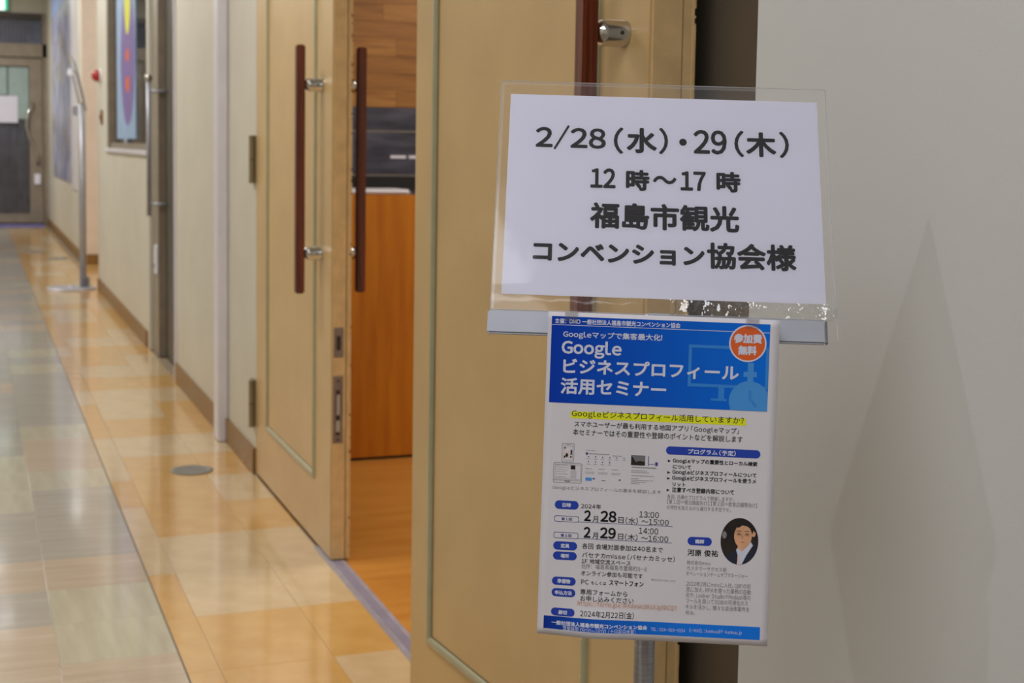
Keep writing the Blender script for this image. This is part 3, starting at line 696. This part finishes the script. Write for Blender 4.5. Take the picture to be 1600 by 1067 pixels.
# ---- flyer
fy = thing('seminar_flyer', tuple(eye+(cp-eye)*k_), 'blue and white portrait flyer taped to the clip rail below the notice', 'flyer')
def fb(x, y):
    return 5.0*math.exp(-((x+52)/32)**2-((y+150)/26)**2)-2.0*math.exp(-((x+100)/25)**2-((y+145)/30)**2)+1.2*math.sin((x+100)/60)*max(0, -y/150)
def sh(name, bm, m, parent=fy, **k): return sheetobj(name, bm, m, parent, MF, bend=fb, **k)
bm = bmesh.new(); grid(bm, -105, 105, -148.5, 148.5, 0, 30, 44); pa = sh('paper', bm, 'flyer'); sd = pa.modifiers.new('s', 'SOLIDIFY'); sd.thickness = .0002
for p in pa.data.polygons: p.use_smooth = True
bm = bmesh.new(); grid(bm, -101.5, 96.5, 65.3, 144.5, .15, 30, 6); hd = sh('header_banner', bm, 'header', label='blue gradient header')
bm = bmesh.new()
outline(bm, [(24, 85.4), (96.4, 85.4), (96.4, 123.5), (24, 123.5)], 2.8, .28); grid(bm, 52, 57.3, 75, 85.5, .28); grid(bm, 45.4, 59.8, 73.3, 75.2, .28)
sheetobj('monitor_drawing', bm, 'lblue', hd, MF, bend=fb)
bm = bmesh.new(); poly(bm, [p for p in [(61.9, 65.4)]+[(80+18.3*math.cos(math.radians(a)), 74+18.3*math.sin(math.radians(a))) for a in range(205, -1, -5) if True and 74+18.3*math.sin(math.radians(a)) > 65.4 and 80+18.3*math.cos(math.radians(a)) < 96.4]+[(96.4, 82), (96.4, 65.4)]], .30)
grid(bm, 74, 86, 96.1, 100.7, .30); grid(bm, 77.6, 83, 92, 109, .29); sheetobj('stopwatch_drawing', bm, 'lblue2', hd, MF, bend=fb)
bm = bmesh.new(); poly(bm, [(79.4, 84), (81.6, 84), (81.6, 77), (87.5, 69.5), (85.6, 68.2), (79.4, 76)], .34); sheetobj('watch_hand', bm, 'lblue', hd, MF, bend=fb)
FLYER=[
 ('w','主催：DMO 一般社団法人福島市観光コンベンション協会',[-98.65, 15.55, 137.81, 142.71]),
 ('w','Googleマップで集客最大化!',[-90.67, -0.42, 124.44, 131.5]),
 ('W','Google',[-91.59, -36.85, 107.08, 123.05]),
 ('W','ビジネスプロフィール',[-89.63, 69.85, 92.16, 106.26]),
 ('W','活用セミナー',[-91.28, 4.85, 73.52, 88.57]),
 ('b','参加費',[64.1, 89.46, 126.5, 135.18]),
 ('b','無料',[68.29, 85.2, 115.82, 124.5]),
 ('k','Googleビジネスプロフィール活用していますか？',[-80.21, 76.07, 51.97, 59.33]),
 ('k','スマホユーザーが最も利用する地図アプリ「Googleマップ」',[-77.56, 71.9, 43.02, 49.31]),
 ('k','本セミナーではその重要性や登録のポイントなどを解説します',[-78.53, 75.5, 36.17, 42.0]),
 ('g','Googleビジネスプロフィールの基本を解説します',[-95.39, 3.59, -14.82, -10.7]),
 ('p','プログラム（予定）',[26.65, 69.83, 23.56, 28.48]),
 ('m','Googleマップの重要性とローカル検索',[13.31, 89.52, 14.35, 19.27]),
 ('m','について',[13.51, 30.13, 9.71, 13.25]),
 ('m','Googleビジネスプロフィールについて',[13.21, 89.24, 4.0, 8.92]),
 ('m','Googleビジネスプロフィールを使うメ',[13.21, 89.16, -1.43, 3.59]),
 ('m','リット',[13.92, 25.66, -6.38, -2.93]),
 ('m','注意すべき登録内容について',[13.51, 69.74, -11.85, -7.12]),
 ('f','各回、共通のプログラムで開催しますが、',[9.35, 69.7, -17.87, -13.93]),
 ('f','【第１回＝宿泊施設向け】【第２回＝飲食店舗等向け】',[9.52, 90.77, -22.68, -18.25]),
 ('f','の特性を加えながら進行する予定です。',[9.32, 67.35, -27.7, -23.76]),
 ('p','日時',[-85.65, -77.89, -30.33, -26.27]),
 ('k','2024年',[-68.53, -50.27, -30.76, -26.12]),
 ('m','2',[-65.52, -59.2, -42.24, -32.1]),
 ('k','月',[-57.67, -52.63, -42.74, -37.08]),
 ('m','28',[-50.55, -35.93, -42.14, -31.84]),
 ('k','日',[-34.15, -29.28, -42.42, -37.02]),
 ('k','(水)',[-27.6, -16.28, -42.86, -36.71]),
 ('k','13:00',[-15.26, 2.56, -36.35, -30.7]),
 ('k','〜15:00',[-12.93, 11.75, -42.64, -37.34]),
 ('n','第１回',[-86.2, -76.5, -42.6, -39.81]),
 ('m','2',[-65.38, -59.07, -57.48, -47.34]),
 ('k','月',[-57.29, -52.24, -57.95, -52.29]),
 ('m','29',[-50.41, -35.95, -57.36, -47.06]),
 ('k','日',[-33.93, -29.14, -57.54, -52.14]),
 ('k','(木)',[-27.63, -16.14, -58.07, -51.91]),
 ('k','14:00',[-15.12, 2.45, -51.37, -45.64]),
 ('k','〜16:00',[-12.78, 11.9, -57.83, -52.52]),
 ('n','第２回',[-86.33, -76.45, -57.69, -54.9]),
 ('p','定員',[-85.98, -77.96, -67.81, -63.83]),
 ('k','各回 会場対面参加は40名まで',[-66.36, 7.26, -67.67, -62.44]),
 ('p','場所',[-85.65, -77.88, -77.13, -73.15]),
 ('k','バセナカmisse（バセナカミッセ）',[-66.06, 18.43, -75.83, -70.6]),
 ('k','1F 地域交流スペース',[-66.36, -21.54, -81.11, -76.54]),
 ('g','住所：福島県福島市置賜町8-8',[-66.36, -6.53, -85.88, -81.24]),
 ('k','オンライン参加も可能です',[-66.37, -10.06, -92.33, -87.68]),
 ('p','準備物',[-87.93, -75.94, -100.57, -96.33]),
 ('k','PC',[-66.0, -59.09, -100.14, -95.91]),
 ('k','もしくは',[-56.79, -43.07, -100.15, -96.94]),
 ('m','スマートフォン',[-40.42, -9.11, -99.92, -95.02]),
 ('p','申込方法',[-89.74, -74.11, -111.18, -107.12]),
 ('k','専用フォームから',[-66.51, -23.43, -109.8, -104.56]),
 ('k','お申し込みください',[-66.29, -17.58, -115.75, -110.5]),
 ('r','https://forms.gle/WXdwwcdAoXJgXDCQ7',[-68.3, 21.37, -120.85, -115.27]),
 ('p','締切',[-85.88, -77.85, -129.19, -125.12]),
 ('k','2024年2月22日(金)',[-65.8, -16.83, -129.79, -123.61]),
 ('w','一般社団法人福島市観光コンベンション協会',[-91.87, -4.29, -138.98, -134.83]),
 ('x','営業時間 09:00〜18:00 （土日祝日休業）',[-81.13, -14.84, -144.41, -138.98]),
 ('x','TEL : 024-563-5554',[-1.01, 30.3, -139.42, -136.36]),
 ('x','E-MAIL : kenkou@f-kankou.jp',[34.11, 81.61, -139.62, -135.28]),
 ('f','▼スマホからはこちら',[-2.16, 19.59, -93.85, -91.99]),
 ('p','講師',[36.25, 44.46, -57.73, -53.7]),
 ('m','河原 俊祐',[29.68, 57.39, -69.1, -62.99]),
 ('g','株式会社mov',[29.45, 50.91, -77.12, -73.32]),
 ('g','カスタマーサクセス部',[29.65, 65.57, -82.39, -78.36]),
 ('g','オペレーションチームサブマネージャー',[29.26, 84.86, -87.55, -83.06]),
 ('g','2022年2月にmovに入社。GBPの知',[29.61, 87.71, -96.81, -92.21]),
 ('g','見に加え、RPAを使った業務の自動',[29.81, 88.26, -102.1, -97.38]),
 ('g','化や、Looker StudioやRedash等の',[29.78, 88.12, -107.3, -102.58]),
 ('g','ツールを用いてのDBの可視化のス',[29.98, 86.16, -112.54, -107.82]),
 ('g','キルを活かし、様々な自治体案件を',[29.84, 87.51, -117.94, -113.33]),
 ('g','担当。',[30.04, 38.39, -122.73, -119.27]),
]
bd = bmesh.new(); poly(bd, ell(76.8, 126.4, 16.8, 16.8, 56), .40); bd_ = sh('badge', bd, 'white_ink', label='round orange badge with white rim')
bd = bmesh.new(); poly(bd, ell(76.8, 126.4, 15.4, 15.4, 56), .46); sheetobj('badge_disc', bd, 'orange', bd_, MF, bend=fb)
bm = bmesh.new(); grid(bm, -99.2, 97.9, -143.0, -131.2, .15, 40, 4); ft = sh('footer_band', bm, 'footer', label='blue footer band')
KIND = dict(W=('headline', 'white_ink', .9), w=('headline', 'white_ink', .28), b=('badge_line', 'white_ink', .9), k=('text_line', 'ink2', .10), m=('bold_text_line', 'ink', .24), g=('grey_text_line', 'grey_ink', .0),
            f=('fine_print_line', 'grey_ink', .0), r=('link_line', 'brown_ink', .0), n=('session_line', 'blue_ink', .12), p=('pill_line', 'white_ink', .35), x=('footer_contact_line', 'white_ink', .0))
for k, t, bb in FLYER:
    nm, m, bo = KIND[k]; par = fy; z = .2
    if k in 'Ww' and bb[2] > 60: par = hd; z = .34
    elif k == 'w': nm = 'footer_line'; par = ft; z = .34; bo = .35
    elif k == 'x': par = ft; z = .34
    elif k == 'b': par = bd_; z = .55
    elif k == 'p': z = .34
    if k == 'm' and bb[3]-bb[2] > 8: bo = .8
    bm = bmesh.new(); set_text(bm, t, bb, z, bo, .04 if k in 'kr' else 0); sheetobj(nm, bm, m, par, MF, bend=fb)
bmW = bmesh.new(); grid(bmW, -101.5, 96.5, 136.45, 136.95, .3, 30, 1)
sheetobj('rule_line', bmW, 'white_ink', hd, MF, bend=fb)
bm = bmesh.new(); grid(bm, -81.1, 77.9, 51.6, 58.0, .1, 20, 1); sh('highlight_strip', bm, 'yellow', label='yellow highlighter strip')
bm = bmesh.new(); grid(bm, -69.5, 23, -120.2, -115.6, .1, 12, 1); sh('link_strip', bm, 'pinkst', label='pale pink strip under the link')
for x0, x1, y0, y1 in ((6.8, 92, 22.4, 29.9), (-92.7, -70.9, -32.2, -24.3), (-92.8, -70.9, -69.75, -62), (-92.7, -70.9, -78.9, -71.3), (-92.8, -71, -102.2, -94.6), (-92.8, -71, -112.8, -105.3), (-92.7, -71, -130.5, -123.3), (29.4, 51.3, -59.4, -51.7)):
    bm = bmesh.new(); P = rrect(x0, x1, y0, y1, (y1-y0)/2-.05, 8); poly(bm, P, .15); sh('label_pill', bm, 'pill')
for y0, y1, yl in ((-43.9, -38.3, -43.5), (-59.1, -53.4, -58.6)):
    bm = bmesh.new(); outline(bm, rrect(-92.7, -70.2, y0, y1, 1.6), .45, .15); sh('session_box', bm, 'blue_ink')
    bm = bmesh.new(); grid(bm, -70.8, 15.4, yl, yl+.4, .15, 12, 1); sh('rule_line', bm, 'blue_ink')
for y0, y1 in ((15.3, 17.8), (4.7, 7.2), (-.7, 1.7), (-11.4, -8.9)):
    bm = bmesh.new(); poly(bm, [(8.7, y0), (11.5, (y0+y1)/2), (8.7, y1)], .2); sh('bullet_arrow', bm, 'ink')
# phone and laptop line drawings
bm = bmesh.new(); outline(bm, rrect(-88, -76.7, 11, 28.5, 1.3), .4, .15); outline(bm, [(-86.3, 12.7), (-78.1, 12.7), (-78.1, 26.2), (-86.3, 26.2)], .2, .15); grid(bm, -84.3, -80.2, 27.1, 27.5, .15)
sh('phone_drawing', bm, 'grey_ink')
bm = bmesh.new(); outline(bm, rrect(-95.2, -69, -8, 10.5, 1.6), .4, .15); outline(bm, [(-93.8, -4.9), (-70, -4.9), (-70, 8.9), (-93.8, 8.9)], .25, .15); grid(bm, -95, -69.2, -5.9, -5.6, .15); poly(bm, [(-85, -5.7), (-79, -5.7), (-80, -7), (-84, -7)], .16)
sh('laptop_drawing', bm, 'grey_ink')
bm = bmesh.new(); grid(bm, -86, -81, 15, 21.5, .16); sh('phone_picture', bm, 'pinkst')
bm = bmesh.new(); poly(bm, ell(-83.4, 17.5, 1.3, 1.9, 12), .2); grid(bm, -86, -84.6, 15.1, 17, .2); grid(bm, -80.2, -79, 15.3, 17, .2); grid(bm, -80, -78.6, 18, 22.4, .19); grid(bm, -86, -84.4, 23.6, 24.6, .19)
grid(bm, -79.4, -75.2, 4.6, 8.2, .2); sh('picture_details', bm, 'dark_print', kind='stuff')
bm = bmesh.new(); rq = random.Random(9)
def dashes(bm, x0, x1, y, h, r_, z=.16):
    x = x0
    while x < x1:
        l = r_.uniform(.4, 1.5); grid(bm, x, min(x+l, x1), y-h/2, y+h/2, z); x += l+r_.uniform(.15, .4)
for y_ in (8, 6.2, 4, 2.2, 0, -2.4, -3.8): dashes(bm, -92.8, -82+rq.uniform(-2, 2), y_, .3, rq)
for y_ in (3.2, 2.2, 1.2, 0, -1.1, -2.2, -3.3): dashes(bm, -79.4, -74, y_, .3, rq)
dashes(bm, -63, -44.5, 19.8, .7, rq); dashes(bm, -41.5, -33, 18.8, .6, rq); dashes(bm, -66, -57, 22.8, .4, rq)
for y_, xs_ in ((15.0, (-63.4, -57, -50.5, -44, -37.6, -31)), (10.2, (-63.4, -57, -50.5, -44))):
    for x_ in xs_: dashes(bm, x_-1.6, x_+1.6, y_, .4, rq)
for x_ in (-66, -54, -42):
    dashes(bm, x_, x_+6, 6.0, .5, rq); dashes(bm, x_, x_+8.5, 2.8, .35, rq); dashes(bm, x_, x_+8, 1.6, .35, rq)
for i, y_ in enumerate((6.2, 4.6, 1.5, -1, -2.6, -4.2, -5.8)): dashes(bm, -24, -24+(14, 16, 21, 7, 20, 14, 8)[i], y_, .5, rq)
dashes(bm, -23.5, -1.2, 9.2, 1.1, rq)
sh('screen_print', bm, 'grey_ink', kind='stuff')
bm = bmesh.new(); poly(bm, ell(-65, 19.8, 1.2, 1.2, 14), .2)
for y_, xs_ in ((17, (-63.4, -57, -50.5, -44, -37.6, -31)), (12.4, (-63.4, -57, -50.5, -44))):
    for x_ in xs_: poly(bm, ell(x_, y_, .6, .6, 8), .2)
grid(bm, -59, -57, -3.6, -2.4, .2); grid(bm, -51, -47, -4.6, -4.1, .2); grid(bm, -35, -33.4, -3.8, -2.6, .2); grid(bm, -9, -8.4, 11, 20, .2); dashes(bm, -8, -3, 12.6, .5, rq, .2); grid(bm, -2.6, -.2, 11.4, 14.6, .2)
sh('blue_icons', bm, 'blue_ink', kind='stuff')
bm = bmesh.new(); grid(bm, -65.5, -59.8, -5, -2.2, .2); sh('blue_block', bm, 'lblue2')
bm = bmesh.new(); grid(bm, -24.6, -11.8, 11.1, 20.3, .18); ph = sh('street_photo', bm, mat('photo_grey', (120, 118, 124), .5), label='small grey street photo')
bm = bmesh.new(); poly(bm, [(-24.5, 11.2), (-11.9, 11.2), (-11.9, 14.4), (-16.5, 15.4), (-20.5, 14.2), (-22, 17), (-24.5, 19.8)], .22); sheetobj('photo_shadows', bm, 'dark_print', ph, MF, bend=fb)
# portrait in its oval
bm = bmesh.new(); PX, PY, RX, RY = 76.2, -53.8, 17.0, 21.3
poly(bm, ell(PX, PY, RX, RY, 60), .15); pt = sh('portrait_photo', bm, 'dark_print', label='oval portrait of a dark-haired person in suit')
def clipell(P): 
    out = []
    for x, y in P:
        d = math.hypot((x-PX)/RX, (y-PY)/RY)
        out.append((PX+(x-PX)/d*.995, PY+(y-PY)/d*.995) if d > .995 else (x, y))
    return out
def prt(name, P, m, z): b_ = bmesh.new(); poly(b_, clipell(P), z); sheetobj(name, b_, m, pt, MF, bend=fb)
prt('blazer', [(62, -72), (66, -66), (74, -61), (80, -57), (87, -52), (92, -58), (92, -66), (86, -72), (76, -75.2), (68, -74)], mat('printed_navy', (30, 34, 58), .5), .2)
prt('shirt_collar', [(73.5, -61.5), (76, -58.5), (80, -56.5), (86.5, -54), (88.5, -57), (83, -66), (79, -74.8), (74.5, -75), (75.5, -68)], 'white_ink', .24)
prt('neck', [(74.5, -60), (79, -63), (86, -55), (85, -49), (76, -54)], 'skin', .27)
prt('face', ell(79.2, -48.8, 8.0, 11.0, 32), 'skin', .30)
prt('ear', ell(88.6, -46, 2.0, 3.2, 16), 'skin', .29)
prt('hair', [(71, -47), (70, -41), (73, -35.5), (79, -33.2), (86, -35.5), (90.5, -41), (90.8, -46), (88.6, -43.5), (87.2, -47.5), (86.6, -42.8), (83, -40), (78.5, -39), (75, -41.5), (73.2, -40.8), (71.8, -45)], mat('printed_hair', (24, 18, 18), .5), .34)
prt('tie', [(75.0, -66), (76.6, -66), (77.4, -75), (74.8, -75.1)], 'pinkst', .29)
prt('light_patch', ell(62.5, -48.5, 2.0, 3.4, 16), 'grey_ink', .2)
for x_ in (75.6, 83): prt('spectacle_lens', ell(x_, -47.4, 2.5, 1.6, 16), mat('lens_print', (196, 146, 112), .3), .36); prt('eye', ell(x_, -47.2, 1.2, .45, 10), 'dark_print', .38); prt('eyebrow', [(x_-2.2, -44.9), (x_+2, -44.5), (x_+2, -44), (x_-2.2, -44.4)], 'dark_print', .37)
prt('mouth', [(76.4, -54.2), (81, -54), (79, -55)], mat('lips_print', (176, 96, 84), .5), .36); prt('nose', [(78.2, -47.6), (78.9, -47.6), (79.4, -51.2), (77.6, -51.2)], mat('nose_print', (200, 142, 106), .5), .35)
for x0 in (-90, 74):
    bm = bmesh.new(); grid(bm, x0, x0+12, 140, 151, .7, 8, 4); sheetobj('adhesive_tape', bm, 'tape', fy, MF, bend=fb)
